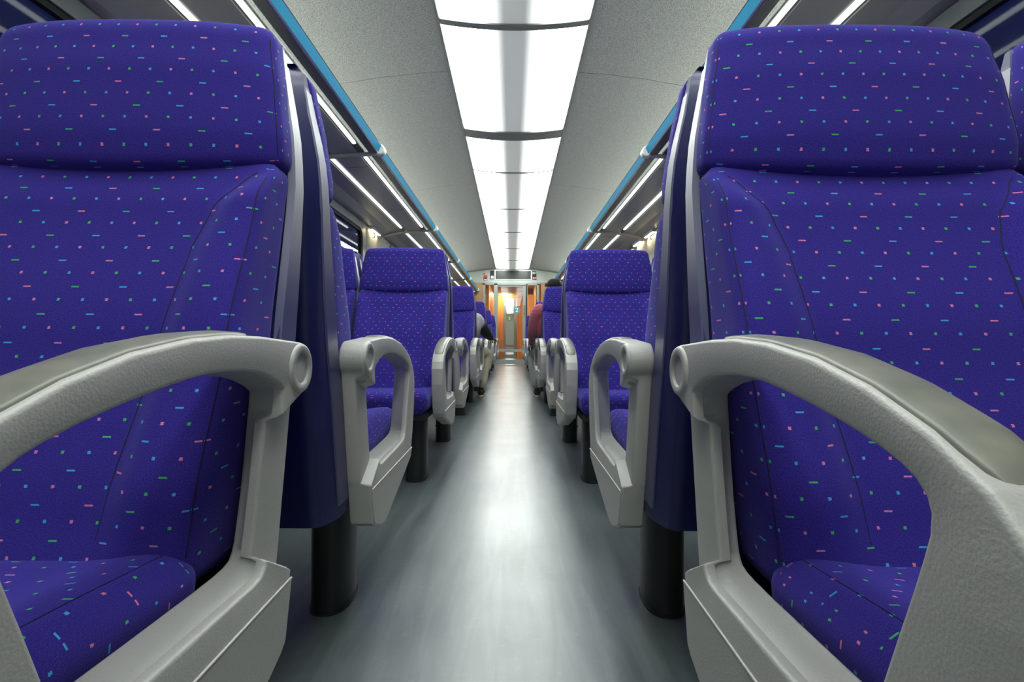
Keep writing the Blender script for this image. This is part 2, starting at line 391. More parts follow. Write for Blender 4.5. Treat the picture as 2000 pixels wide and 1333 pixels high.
# armrest outlines in (u, z): u = 0 at the pivot, negative towards the knees
def arc(cx, cz, r, a0, a1, n): return [(cx+r*math.cos(lerp(a0,a1,i/n)), cz+r*math.sin(lerp(a0,a1,i/n))) for i in range(n+1)]
def chaikin(p, it=2, corner=()):
    for _ in range(it):
        q = []
        for i in range(len(p)):
            a, b = p[i], p[(i+1)%len(p)]
            q += [(lerp(a[0],b[0],.25), lerp(a[1],b[1],.25)), (lerp(a[0],b[0],.75), lerp(a[1],b[1],.75))]
        p = q
    return p
OUTER = arc(0,.611,.037, math.radians(-50), math.radians(88), 12) + [(-.04,.651),(-.10,.6555),(-.165,.657),(-.23,.653),(-.30,.642),(-.36,.625),(-.41,.604),(-.448,.580),(-.474,.552),(-.486,.520),(-.480,.45),(-.462,.375),(-.440,.318),(-.425,.300),(-.30,.262),(-.165,.222),(-.135,.217),(-.105,.219),(-.052,.240),(-.043,.248),(-.026,.322),(-.024,.332),(-.019,.345),(-.014,.37),(.004,.47),(.018,.55)]
HOLE = [(-.050,.590),(-.10,.611),(-.16,.618),(-.22,.617),(-.28,.608),(-.34,.596),(-.385,.583),(-.408,.570),(-.414,.552),(-.405,.52),(-.385,.46),(-.366,.40),(-.352,.378),(-.330,.370),(-.24,.366),(-.16,.364),(-.108,.362),(-.094,.370),(-.086,.385),(-.068,.47),(-.054,.55),(-.050,.575)]
HOLEI = [(-.042,.585),(-.10,.606),(-.16,.613),(-.22,.612),(-.28,.604),(-.34,.592),(-.395,.578),(-.425,.568),(-.436,.550),(-.430,.52),(-.412,.46),(-.396,.41),(-.385,.390),(-.355,.380),(-.24,.376),(-.13,.372),(-.090,.374),(-.080,.384),(-.074,.40),(-.058,.47),(-.046,.55),(-.042,.572)]
CEN = (-.25, .48)
def star(poly, ang):
    dx, dy = math.cos(ang), math.sin(ang); best = None
    for i in range(len(poly)):
        ax, ay = poly[i][0]-CEN[0], poly[i][1]-CEN[1]; bx, by = poly[(i+1)%len(poly)][0]-CEN[0], poly[(i+1)%len(poly)][1]-CEN[1]
        den = dx*(by-ay)-dy*(bx-ax)
        if abs(den) < 1e-12: continue
        t = (ax*(by-ay)-ay*(bx-ax))/den; s = (ax*dy-ay*dx)/den
        if t > 0 and -1e-6 <= s <= 1+1e-6: best = t if best is None else max(best, t)
    return best
def make_arm(t, side):
    O = OUTER; H = chaikin(HOLE, 1); HI = chaikin(HOLEI, 1)
    angs = sorted([round(math.atan2(z-CEN[1], u-CEN[0]),4) for u,z in O+H] + [2*PI*k/420-PI for k in range(420)])
    A = [angs[0]]
    for a in angs[1:]:
        if a-A[-1] > .003: A.append(a)
    ro = [star(O,a) for a in A]; rh = [star(H,a) for a in A]; ri = [star(HI,a) for a in A]
    x1, x0, b = .297, .245, .0055
    def xo(a, x):     # the rear post is set back from the outer face
        d = math.degrees(a); k = smooth(-32.3, -30.8, d)*(1-smooth(18.3, 20.3, d))
        return x - .021*k if x > .262 else x
    rings = []
    def ring(r, d, x): rings.append([(side*xo(a, x), CEN[0]+(q+d)*math.cos(a), CEN[1]+(q+d)*math.sin(a)) for q, a in zip(r, A)])
    ring(ro,0,x1-b); ring(ro,-b*.13,x1-b*.5); ring(ro,-b*.5,x1-b*.13); ring(ro,-b,x1)
    ring(rh,b*.8,x1); ring(rh,b*.35,x1-b*.12); ring(rh,b*.1,x1-b*.4); ring(rh,0,x1-b)
    ring(rh,.0005,x1-.014); ring(rh,.005,x1-.016)
    ring(ri,0,x0+b); ring(ri,b*.3,x0+b*.3); ring(ri,b,x0)
    ring(ro,-b,x0); ring(ro,-b*.3,x0+b*.3); ring(ro,0,x0+b)
    n = len(A); m = len(rings)
    F = [(i*n+k, i*n+(k+1)%n, ((i+1)%m)*n+(k+1)%n, ((i+1)%m)*n+k) for i in range(m) for k in range(n)]
    arm = mobj('armrest', [v for R in rings for v in R], F, ARM, t, angle=50)
    # pad on top
    us = [-.112-.0125*i for i in range(28)]
    top = [(u,z) for u,z in OUTER if z > .5 and u < -.03]
    def topz(u):
        for (a, za), (c, zc_) in zip(top, top[1:]):
            if c <= u <= a: return lerp(za, zc_, (u-a)/(c-a))
        return .58
    V = []; xc = (x0+x1)/2-.001; cs = [(-1,-.003),(-.98,.0012),(-.85,.0030),(-.4,.0044),(0,.0048),(.4,.0044),(.85,.0030),(.98,.0012),(1,-.003)]
    for i, u in enumerate(us):
        e = min(i, len(us)-1-i); wd = .0215*(math.sqrt(1-(1-min(e,3)/3.)**2)*.55+.45) ; k = 1 if e else 0
        du = .01; sl = (topz(u+du)-topz(u-du))/(2*du) if -.45 < u < -.05 else -.3; ln = math.hypot(1, sl)
        for c, h in cs:
            hh = h if k else -.003
            V.append((side*(xc+wd*c), u-sl/ln*hh*-1*-1, topz(u)+hh/ln))
    q = len(cs); F = [(i*q+k, i*q+k+1, (i+1)*q+k+1, (i+1)*q+k) for i in range(len(us)-1) for k in range(q-1)]
    mobj('arm_pad', V, F, PAD, arm, angle=60)
    # pivot boss with round recess
    V = []; F = []; prof = [(.262,.0345),(.290,.0360),(.2975,.0352),(.3005,.0330),(.3012,.0300),(.3012,.0235),(.3000,.0222),(.2945,.0212),(.2925,.0200),(.2920,.0)]
    nn = 40
    for x, r in prof:
        for k in range(nn): V.append((side*x, max(r,.0001)*math.cos(2*PI*k/nn), .611+max(r,.0001)*math.sin(2*PI*k/nn)))
    F = [(i*nn+k, i*nn+(k+1)%nn, (i+1)*nn+(k+1)%nn, (i+1)*nn+k) for i in range(len(prof)-1) for k in range(nn)]
    mobj('pivot_boss', V, F, ARM, arm, angle=45)
    MB().tube([(side*.270,-.012,.566),(side*.283,-.012,.566),(side*.288,-.012,.566)], [.012,.0105,.006], 14).build('bolt_cover', ARM2, arm)
    # lower outer cover with its horizontal lip
    P = [(-.027,.326),(-.0445,.252),(-.056,.243),(-.106,.223),(-.135,.221),(-.163,.226),(-.30,.266),(-.423,.304),(-.435,.320),(-.437,.326)]
    mb = MB(); mb.prism_x(P, side*.2955, side*.2995); mb.build('lower_cover', ARM, arm, bevel=.0012)
    MB().tube([(side*.2988,-.028,.3275),(side*.2988,-.438,.3275)], .0016, 8).build('lip', ARM2, arm)
    return arm

PIVC, PIVA, PITCH = .69, 1.02, 1.92          # camera-facing / away-facing pivots of a back-to-back pair
# four kinds: camera-facing and away-facing, armrest on local +x or local -x, and two plain window seats
SIDE_X = {'left': (-.597, -1.100), 'right': (.535, 1.036)}
proto = {}
def seat(sd, row, aisle):
    away = row % 2 == 0; k = (row-1)//2
    y = (PIVA if away else PIVC) + k*PITCH
    x = SIDE_X[sd][0 if aisle else 1]; rz = PI if away else 0
    side = (1 if sd == 'left' else -1)*(-1 if away else 1)
    key = (side, away, aisle)
    if key not in proto:
        o = make_seat(side, (-.20 if away else -.33) if aisle else None, aisle); o.location = (x,y,0); o.rotation_euler = (0,0,rz); proto[key] = o
    else: o = dup(proto[key], (x,y,0), rz)
    return o
NTH = ['', 'nearest', 'second', 'third', 'fourth', 'fifth', 'sixth', 'seventh', 'eighth', 'ninth', 'tenth', 'eleventh', 'last']
EXTRA = {('left',1): 'big foreground seat left of the aisle facing the camera, its grey armrest cut off',
 ('right',1): 'big foreground seat right of the aisle facing the camera, olive pad on its armrest',
 ('left',2): 'seat turned away, its tall navy shell back to back with the left foreground seat',
 ('right',2): 'seat turned away, navy shell behind the right foreground seat',
 ('left',3): 'whole purple speckled seat facing the camera left of the aisle, beyond the first bay',
 ('right',3): 'whole purple speckled seat facing the camera right of the aisle, beyond the first bay',
 ('left',4): 'seat turned away behind the fully visible left seat, only shell edge and armrest showing',
 ('right',4): 'seat turned away behind the fully visible right seat, only shell edge and armrest showing',
 ('left',5): 'small purple seat facing the camera just in front of the passenger in the grey vest',
 ('right',5): 'small purple seat facing the camera just in front of the passenger in the burgundy sweater',
 ('left',6): 'seat turned away in which the passenger in the grey vest sits',
 ('right',6): 'seat turned away in which the passenger in the burgundy sweater sits',
 ('left',7): 'purple seat facing the passenger in the grey vest',
 ('right',7): 'purple seat facing the passenger in the burgundy sweater',
 ('left',8): 'seat turned away, just behind the seat that faces the passenger in grey',
 ('right',8): 'seat turned away, just behind the seat that faces the passenger in burgundy'}
for sd in ('left','right'):
    for row in range(1, 13):
        o = seat(sd, row, True)
        if (sd,row) in EXTRA: lab = EXTRA[(sd,row)]
        else:
            q = {9: 'third seat from the door facing the camera'.replace('third','second'), 10: 'second seat from the glass door turned away from the camera', 11: 'farthest seat facing the camera, near the glass door', 12: 'last seat turned away, nearest the glass end door'}[row]
            if row == 9: q = 'small distant seat facing the camera, second such from the door'
            lab = q + (', left of the aisle' if sd == 'left' else ', right of the aisle')
        tag(o, lab, 'seat', 'aisle seats on the '+sd)
WLAB = {1:'window seat facing the camera beside the big foreground seat on the %s',
        2:'window seat turned away, next to the first tall navy seat back on the %s',
        3:'window seat facing the camera, beside the fully visible aisle seat on the %s',
        4:'window seat turned away, shell peeking out behind the fully visible seat on the %s',
        5:'window seat facing the camera, beside the small aisle seat before the passenger on the %s',
        6:'window seat turned away, next to the seated passenger on the %s'}
for sd in ('left','right'):
    for row in range(1, 7):
        o = seat(sd, row, False); tag(o, WLAB[row] % sd, 'seat', 'window seats on the '+sd)

# ------------------------------------------------------------------ the coach
Y0, Y1 = -1.6, 12.2
def struct(o): return tag(o, kind='structure')
struct(MB().box(-1.5,1.5,Y0,16.6,-.08,0).build('floor', FLOOR, smooth=False))
# ceiling felt panels left and right
E = EYE
def cz(x): return interp([(.42,1.765),(.6,1.757),(.81,1.732),(1.13,1.685),(1.50,1.55)], abs(x))+E
cxs = [.432+(1.5-.432)*i/18 for i in range(19)]
joints = [-1.46+2.34*i for i in range(7)]      # 3.22, 5.57 ...
joints = [-1.45,.88,3.22,5.56,7.90,10.24]
mbc = MB()
ys = [Y0]+joints+[Y1]
for s in (-1,1):
    for a, b in zip(ys, ys[1:]):
        a += .003; b -= .003
        V = [(s*x,y,cz(x)+d) for y in (a,b) for d in (0,.02) for x in cxs]; n = len(cxs); F = []
        for k in range(n-1):
            F += [(k,k+1,2*n+k+1,2*n+k), (n+k,n+k+1,3*n+k+1,3*n+k), (k,k+1,n+k+1,n+k), (2*n+k,2*n+k+1,3*n+k+1,3*n+k)]
        F += [(0,n,3*n,2*n), (n-1,2*n-1,4*n-1,3*n-1)]
        mbc.add(V, F)
struct(mbc.build('ceiling', CEIL, angle=30))
mb = MB(); mb.box(-1.52,1.52,Y0,Y1,E+1.80,E+1.84)
struct(mb.build('trim_1', JOINT, smooth=False))
# ceiling light panels
CEILJ = [-1.55,-.22,1.21,2.72,4.23,5.08,6.50,7.92,9.34,10.76,12.17]
def lz(x): return E+1.765-.034*(1-(x/.42)**2)
mb = MB()
for s in (-1,1): mb.prism_y([(s*.408,E+1.764),(s*.414,E+1.754),(s*.428,E+1.756),(s*.434,E+1.764),(s*.434,E+1.80),(s*.408,E+1.80)], Y0, Y1)
struct(mb.build('trim_2', TRIM, smooth=False))
ORD = ['behind the camera','above the camera','nearest in view, before the first thin crossbar','large, between a thin crossbar and the wide dark crossbar','short, just beyond the wide dark crossbar','second beyond the wide dark crossbar','third beyond the wide dark crossbar','third before the end wall','second before the end wall','farthest, touching the end wall header']
for i in range(len(CEILJ)-1):
    a, b = CEILJ[i], CEILJ[i+1]
    t = thing('ceiling_light', 'white ceiling light panel, '+ORD[i], 'ceiling light', (0,(a+b)/2,lz(0)), 0, 'light panels along the ceiling')
    L2 = (b-a)/2-.014; xs = [-.41+.82*k/30 for k in range(31)]; n = 31
    V = [(x,y,lz(x)-lz(0)+d) for y in (-L2,L2) for d in (0,.006) for x in xs]; F = []
    for k in range(n-1): F += [(k,k+1,2*n+k+1,2*n+k), (n+k,n+k+1,3*n+k+1,3*n+k), (k,k+1,n+k+1,n+k), (2*n+k,2*n+k+1,3*n+k+1,3*n+k)]
    F += [(0,n,3*n,2*n),(n-1,2*n-1,4*n-1,3*n-1)]
    mobj('diffuser', V, F, DIFF, t, angle=30)
    wide = abs(b-4.23) < .01
    fr = MB(); 
    for (c, w_) in ((L2+.007,.007),) + (((-L2-.007,.007),) if i == 0 else ()):
        pass
    def bar(mbx, y0, y1, dz):
        V = [(x,y,lz(x)-lz(0)+d) for y in (y0,y1) for d in (-dz,.012) for x in xs]; F = []
        for k in range(n-1): F += [(k,k+1,2*n+k+1,2*n+k), (n+k,n+k+1,3*n+k+1,3*n+k), (k,k+1,n+k+1,n+k), (2*n+k,2*n+k+1,3*n+k+1,3*n+k)]
        F += [(0,n,3*n,2*n),(n-1,2*n-1,4*n-1,3*n-1)]; mbx.add(V, F)
    w1 = .15 if wide else (.035 if abs(b-2.72) < .01 else .009)
    bar(fr, L2-w1, L2+.012, .008 if not wide else .010)
    fr.build('frame', TRIM, t, angle=30)
# side walls
WX = 1.43
WIN = [(-1.15,.80),(.80+.95-.0,3.70-.0)]
WIN = [(-.30-1.0,.62),(1.62,3.62-.0)]
WIN = [(-1.25,1.70),(2.70,4.64),(5.66,7.60),(8.62,10.56)]
ZS, ZT = .80, 1.715
def rrect(y0, y1, z0, z1, r, n=6):
    p = []
    for cy, cz_, a in ((y1-r,z1-r,0),(y0+r,z1-r,90),(y0+r,z0+r,180),(y1-r,z0+r,270)):
        p += [(cy+r*math.cos(math.radians(a+90*i/n)), cz_+r*math.sin(math.radians(a+90*i/n))) for i in range(n+1)]
    return p
wn = 0
for s, nm in ((-1,'left'),(1,'right')):
    mb = MB()
    def wall(y0, y1, z0, z1): mb.box(s*WX, s*(WX+.07), y0, y1, z0, z1)
    wall(Y0, Y1, 0, ZS); wall(Y0, Y1, ZT, 2.32)
    e = Y0
    for a, b in WIN: wall(e, a, ZS, ZT); e = b
    wall(e, Y1, ZS, ZT)
    wl = struct(mb.build('wall_'+nm, WALLM, smooth=False))
    # lower lining and heater duct
    for a, b in WIN:
        wn += 1
        t = struct(bpy.data.objects.new('window_%d' % wn, None)); COL.objects.link(t); t.location = (s*WX,(a+b)/2,(ZS+ZT)/2)
        h = (b-a)/2; vz = (ZT-ZS)/2
        def ringm(y, z, r, y2, z2, r2, x0, x1, name, m):
            P = rrect(-y,y,-z,z,r); Q = rrect(-y2,y2,-z2,z2,r2); n = len(P)
            V = [(x,*p) for x in (x0,x1) for p in P]+[(x,*p) for x in (x0,x1) for p in Q]; F = []
            for k in range(n):
                j = (k+1)%n; F += [(k,j,n+j,n+k),(2*n+k,2*n+j,3*n+j,3*n+k),(k,j,2*n+j,2*n+k),(n+k,n+j,3*n+j,3*n+k)]
            return mobj(name, V, F, m, t, angle=30)
        ringm(h+.03, vz+.03, .10, h-.035, vz-.035, .09, -s*.012, s*.02, 'window_frame', GREYM)
        ringm(h-.035, vz-.035, .09, h-.06, vz-.06, .07, -s*.004, s*.02, 'rubber_seal', RUBBER)
        P = rrect(-h+.03,h-.03,-vz+.03,vz-.03,.08)
        g = MB().prism_x(P, s*.012, s*.018).build('glass', GLASS, t, smooth=False)
    # pillar joints
# rack, one per side
for s, nm in ((-1,'left'),(1,'right')):
    t = thing('luggage_rack', 'long grey overhead luggage rack with a blue edge strip above the %s-hand seats' % nm, 'luggage rack', (0,0,0))
    R = lambda p: [(s*x, E+z) for x, z in p]
    BR = [.89,3.05,5.22,7.38,9.54,11.70]
    ye = Y1-.02
    MB().prism_y(R([(.826,1.197),(.834,1.203),(.90,1.200),(.902,1.157),(.846,1.151),(.842,1.156)]), Y0+.02, ye).build('rail', BAND, t, smooth=False, bevel=.0015)
    MB().prism_y(R([(.8245,1.192),(.8215,1.192),(.8385,1.157),(.8425,1.157)]), Y0+.02, ye).build('blue_strip', BLUE, t, smooth=False)
    MB().prism_y(R([(.820,1.196),(.824,1.200),(.829,1.198),(.826,1.192)]), Y0+.02, ye).build('edge_bead', CHROME, t, smooth=False)
    mb = MB(); mb.prism_y(R([(.838,1.155),(.842,1.150),(.848,1.149),(.846,1.156)]), Y0+.02, ye); mb.build('edge_bead', CHROME, t, smooth=False)
    # shelf panels
    mb = MB(); mb.prism_y(R([(.976,1.158),(1.135,1.148),(1.136,1.166),(.976,1.176)]), Y0+.02, ye); mb.build('shelf_panel', PANEL, t, smooth=False); mb = MB()
    mb.prism_y(R([(1.19,1.143),(1.30,1.130),(1.375,1.100),(1.40,1.098),(1.425,1.100),(1.425,1.17),(1.19,1.16)]), Y0+.02, ye)
    mb.build('shelf_panel', PANEL, t, smooth=False)
    MB().prism_y(R([(.902,1.172),(.932,1.172),(.932,1.176),(.902,1.176)]), Y0+.02, ye).build('glass_edge', GLASS, t, smooth=False)
    mb = MB(); mb.prism_y(R([(.931,1.160),(.976,1.163),(.976,1.182),(.931,1.182)]), Y0+.02, ye); mb.build('lamp_channel', BAND, t, smooth=False); mb = MB(); mb.prism_y(R([(1.135,1.152),(1.19,1.149),(1.19,1.168),(1.135,1.168)]), Y0+.02, ye)
    mb.build('lamp_channel', BAND, t, smooth=False)
    ys = [Y0+.05]+BR+[ye]
    for a, b in zip(ys, ys[1:]):
        if b-a < .3: continue
        for x0, x1, z in ((.936,.958,1.150),(1.151,1.174,1.139)):
            MB().prism_y(R([(x0,z+.004),(x0+.006,z),(x1-.006,z),(x1,z+.004),(x1,z+.012),(x0,z+.012)]), a+.06, b-.16).build('light_strip', STRIP, t, smooth=False)
    MB().prism_y(R([(1.30,1.172),(1.36,1.172),(1.36,1.19),(1.30,1.19)]), Y0+.1, ye-.1).build('added_fill_bar', FILL_UP, t, smooth=False)  # glowing bar added out of sight on the rack to lighten the ceiling felt
    for y in BR:
        mb = MB(); pts = [(.84,1.147),(.95,1.139),(1.07,1.130),(1.20,1.118),(1.32,1.094),(1.40,1.07)]
        mb.prism_y(R(pts+[(x,z+.020) for x,z in reversed(pts)]), y-.012, y+.012)
        o = mb.build('bracket', ARMG, t, smooth=False, bevel=.003)
        MB().tube([(s*.835, y-.028, E+1.175),(s*.835, y-.022, E+1.175),(s*.835, y+.022, E+1.175),(s*.835, y+.028, E+1.175)], [.028,.034,.034,.028], 20).build('clamp', WHITE, o)
    for y in [-.5+1.08*i+.55 for i in range(12)]:
        MB().prism_y(R([(.977,1.1572),(1.134,1.1472),(1.134,1.149),(.977,1.159)]), y-.0015, y+.0015).build('panel_joint', JOINT, t, smooth=False)
# pillar covers, warm lamps, hooks
pil = [(1.78,2.62),(4.74,5.56),(7.70,8.52)]
for s, nm in ((-1,'left'),(1,'right')):
    k = 0
    for (a, b), wh in zip(pil, ('hidden behind the first navy seat backs', 'beside the first warm lamp', 'far down the coach')):
        mid = (a+b)/2
        mb = MB(); mb.prism_z([(s*(WX-.001),a),(s*(WX-.012),a+.015),(s*(WX-.020),(a+mid)/2),(s*(WX-.012),mid-.02),(s*(WX-.004),mid),(s*(WX-.012),mid+.02),(s*(WX-.020),(b+mid)/2),(s*(WX-.012),b-.015),(s*(WX-.001),b)], .3, 1.745)
        o = mb.build('trim_%d' % (3+k+(0 if s<0 else 3)), WALLM, angle=60); struct(o); k += 1
def lamp(s, y, lab, grp='warm pillar lamps'):
    t = thing('wall_lamp', lab, 'lamp', (s*1.388, y, 1.722), 0, grp)
    MB().box(-.016,.016,-.15,.15,.0,.030).build('lamp_housing', WHITE, t, bevel=.003)
    MB().box(-.011,.011,-.14,.14,-.004,0).build('bulb', WARM, t, smooth=False)
lamp(-1, 4.93, 'small warm lamp glowing on the left window pillar under the luggage rack')
lamp(1, 4.95, 'small warm lamp on the right window pillar under the rack, the nearer of two')
lamp(1, 5.42, 'small warm lamp on the right window pillar under the rack, the farther of two')
lamp(-1, 7.9, 'small warm lamp far down the left wall under the luggage rack')
def hook(s, y, lab):
    o = MB().tube([(s*1.405,y,1.70),(s*1.375,y,1.695),(s*1.360,y,1.67),(s*1.365,y,1.645),(s*1.385,y,1.642)], [.005,.006,.006,.006,.004], 10).build('coat_hook', CHROME)
    tag(o, lab, 'coat hook', 'coat hooks on the pillars')
hook(-1, 4.80, 'metal coat hook beside the glowing lamp on the left window pillar')
hook(1, 4.80, 'metal coat hook at the near edge of the right window pillar, beside the brighter lamp')
hook(1, 5.62, 'metal coat hook at the far edge of the right window pillar')

# ------------------------------------------------------------------ rear and end walls
struct(MB().box(-1.5,1.5,Y0-.05,Y0,0,2.5).build('wall_rear', GREY, smooth=False))
Q = 12.2/950
def px(x): return (x-1000)*Q
def pz(y): return EYE+(662-y)*Q
arcp = [(x/10*1.5, cz(x/10*1.5) if abs(x/10*1.5) > .43 else E+1.765) for x in range(-10,11)]
mb = MB(); mb.prism_y([(x,z) for x,z in arcp]+[(1.5,2.04),(-1.5,2.04)], Y1, Y1+.06)
hd = struct(mb.build('wall_end', GREY, smooth=False))
MB().box(-1.45,1.45,Y1-.010,Y1,2.035,2.068).build('lower_lip', GREYM, hd, smooth=False, bevel=.003)
MB().prism_y([(x,z-.001) for x,z in arcp]+[(x,z-.035) for x,z in reversed(arcp)], Y1-.015, Y1).build('top_lip', TRIM, hd, smooth=False)
mb = MB()
for s in (-1,1):
    mb.box(s*.725, s*1.5, Y1, Y1+.06, 0, 2.04)
struct(mb.build('wall_end_panels', TAN, smooth=False)).name = 'trim_20'
# posts of the glazed screen
mb = MB()
for a, b in ((942,947),(964,971),(1026.5,1030),(1048,1052.5)): mb.box(px(a),px(b),Y1-.01,Y1+.07,0,2.04)
mb.box(px(942),px(1052),Y1-.01,Y1+.07,2.0,2.04)
for a, b in ((947,964),(1030,1048)): mb.box(px(a),px(b),Y1-.005,Y1+.06,0,.12)
struct(mb.build('trim_21', GREYM, smooth=False, bevel=.004))
for i, (a, b) in enumerate(((947,964),(1030,1048))):
    o = MB().box(px(a)+.002,px(b)-.002,Y1+.025,Y1+.031,.12,2.0).build('window_%d' % (wn+1+i), GLASS, smooth=False); struct(o)
# sliding door
t = struct(bpy.data.objects.new('door_1', None)); COL.objects.link(t); t.location = (0,Y1+.02,0)
mb = MB(); dx0, dx1, dg0, dg1 = px(967), px(1028), px(971.5), px(1020.5)
mb.box(dx0,dg0,0,.035,.015,2.0); mb.box(dg1,dx1,0,.035,.015,2.0); mb.box(dg0,dg1,0,.035,1.96,2.0); mb.box(dg0,dg1,0,.035,.015,.13)
mb.box(dg0,dg1,0,.035,pz(688),pz(683))
mb.build('door_frame', GREYM, t, smooth=False, bevel=.004)
MB().box(dg0,dg1,.014,.020,.13,1.96).build('glass', GLASS, t, smooth=False)
mb = MB(); mb.tube([(px(1023.5),-.03,1.25),(px(1023.5),-.03,1.50)], .014, 12); mb.box(px(1023.5)-.01,px(1023.5)+.01,-.03,0,1.27,1.29); mb.box(px(1023.5)-.01,px(1023.5)+.01,-.03,0,1.46,1.48)
mb.build('door_handle', CHROME, t)
MB().tube([(px(1009),.006,pz(606)),(px(1009),.013,pz(606))], .083, 40).build('class_sticker', TEAL, t)
text('2', .15, WHITEP, t, (px(1009),.004,pz(606)))
struct(MB().box(px(1026.3),px(1029),Y1-.012,Y1+.075,0,2.0).build('trim_22', RUBBER, smooth=False))
# header equipment
t = thing('information_display', 'wide dark passenger information display set in the header over the glass door', 'display', (0,Y1,pz(546)))
def B(name, x0, x1, y0, y1, d0, d1, m, p, bev=.003): 
    return MB().box(px(x0),px(x1),-d1,-d0,pz(y1)-pz(546),pz(y0)-pz(546)).build(name, m, p, smooth=False, bevel=bev)
B('display_frame', 965, 1037.5, 528, 547, 0, .012, WHITE, t); B('screen', 967.2, 1035.8, 529.2, 545.8, .010, .015, SCREEN, t)
t = thing('sensor_panel', 'small black panel with a pale square button left of the dark display', 'control panel', (0,Y1,pz(546)))
B('panel', 956.8, 964.3, 529, 546, 0, .012, SCREEN, t); B('button', 958, 963.2, 539.8, 545, .012, .02, WHITE, t, .01)
t = thing('number_panel', 'small black panel reading 457 above a red symbol, right of the dark display', 'sign', (0,Y1,pz(546)))
B('panel', 1038.8, 1046.5, 529.5, 546.3, 0, .012, SCREEN, t)
text('457', .070, WHITEP, t, (px(1042.7),-.0135,pz(533.6)-pz(546)))
sy = MB()
c = (px(1042.7), pz(543.2)-pz(546))
B('symbol_ground', 1039.7, 1045.7, 541.4, 545.4, .012, .0135, RED, t, 0)
for sgn in (-1,1): sy.prism_y([(c[0]+sgn*.034,c[1]),(c[0]+sgn*.012,c[1]+.02),(c[0]+sgn*.012,c[1]-.02)], -.016, -.0135)
sy.build('symbol', WHITEP, t, smooth=False)
t = thing('notice_sticker', 'red safety notice stickers on the grey header left of the door', 'sticker', (0,Y1,pz(546)))
MB().tube([(px(944.8),-.003,pz(535.7)-pz(546)),(px(944.8),0,pz(535.7)-pz(546))], .021, 20).build('round_notice', RED, t)
B('red_notice', 943.4, 951.3, 538.7, 541.8, 0, .003, RED, t, 0); 
o = B('dark_notice', 943.4, 950.8, 542.2, 548.5, 0, .003, mat('maroon_print', (.14,.03,.02), .5), t, 0); o['label'] = 'maroon and white notice'
B('white_band', 944.3, 950, 546.2, 547.6, .003, .004, WHITEP, t, 0)
tr = (px(939), pz(545)-pz(546)); r0 = .021
V = [(tr[0]+q*r0*math.sin(2*PI*k/3), y, tr[1]+q*r0*math.cos(2*PI*k/3)) for y in (-.003,0) for q in (1,.65) for k in range(3)]
F = [(k,(k+1)%3,3+(k+1)%3,3+k) for k in range(3)]+[(6+k,6+(k+1)%3,9+(k+1)%3,9+k) for k in range(3)]+[(k,(k+1)%3,6+(k+1)%3,6+k) for k in range(3)]+[(3+k,3+(k+1)%3,9+(k+1)%3,9+k) for k in range(3)]
mobj('triangle_notice', V, F, RED, t, smooth=False)

# ------------------------------------------------------------------ vestibule and next coach
VY = 16.5
mb = MB()
mb.box(-1.5,-.62,12.9,12.95,0,2.134); mb.box(-.66,-.62,12.95,VY,0,2.134); mb.box(.62,1.5,12.9,12.95,0,2.134); mb.box(.62,.66,12.95,14.2,0,2.134)
mb.box(-1.5,-1.45,Y1+.06,12.9,0,2.134); mb.box(1.45,1.5,Y1+.06,12.9,0,2.134)
struct(mb.build('wall_vestibule', ORANGE, smooth=False))
mb = MB(); mb.prism_z([(.16,14.6),(.42,14.2),(.75,14.2),(.75,16.3),(.16,16.3)], 0, 1.95)
o = mb.build('wooden_cabinet', ORANGE, smooth=False, bevel=.01); tag(o, 'tall orange wood cabinet seen through the right half of the glass door', 'cabinet')
struct(MB().box(-1.5,1.5,Y1+.06,VY+.1,2.135,2.17).build('ceiling_vestibule', mat('vestibule_ceiling',(.55,.56,.52),.5), smooth=False))
struct(MB().box(-1.5,1.5,VY+.1,32,2.30,2.34).build('ceiling_next_coach', bpy.data.materials['vestibule_ceiling'], smooth=False))
struct(MB().box(-1.5,1.5,16.6,32,-.08,0).build('floor_next_coach', FLOOR, smooth=False))
t = thing('vestibule_lamp', 'row of three warm oblong ceiling lamps seen at the top of the glass door', 'ceiling lamp', (0,13.0,2.135))
for k in range(3): MB().box(-.31+.215*k,-.12+.215*k,-.06,.06,-.03,-.002).build('lamp_tube', LAMPW, t, bevel=.012)
t = thing('passage_lamp', 'pair of small warm ceiling lamps farther off, lower in the glass door', 'ceiling lamp', (0,16.2,2.135))
for k in range(2): MB().box(-.42+.2*k,-.24+.2*k,-.05,.05,-.03,-.002).build('lamp_tube', LAMPW, t, bevel=.012)
t = struct(bpy.data.objects.new('door_2', None)); COL.objects.link(t); t.location = (0,VY,0)
mb = MB()
for a, b in ((-.30,-.21),(.06,.20)): mb.box(a,b,0,.05,0,2.05)
mb.box(-.21,.06,0,.05,1.98,2.05); mb.box(-.21,.06,0,.05,0,.12); mb.box(-.21,.06,0,.05,.38,.44); mb.build('door_frame', GREYM, t, smooth=False)
MB().tube([(-.09,-.012,1.335),(-.09,.0,1.335)], .09, 32).build('class_sticker', GREEN, t); text('2', .15, WHITEP, t, (-.09,-.015,1.335))
MB().box(-.21,.06,.02,.026,.12,1.98).build('glass', GLASS, t, smooth=False)
mb = MB(); mb.box(-1.5,-.30,VY,VY+.05,0,2.134); mb.box(.20,1.5,VY,VY+.05,0,2.134); mb.box(-.3,.2,VY,VY+.05,2.05,2.3); struct(mb.build('wall_passage', ORANGE, smooth=False))
mb = MB(); mb.box(-1.45,-1.4,VY,32,0,2.134); mb.box(1.4,1.45,VY,32,0,2.134); mb.box(-1.5,1.5,32,32.05,0,2.3); struct(mb.build('wall_next_coach', WALLM, smooth=False))
o = MB().box(-.30,.05,20.5,31,2.27,2.298).build('ceiling_light_band', emitter('far_light',(.97,1,.95),7.), smooth=False)
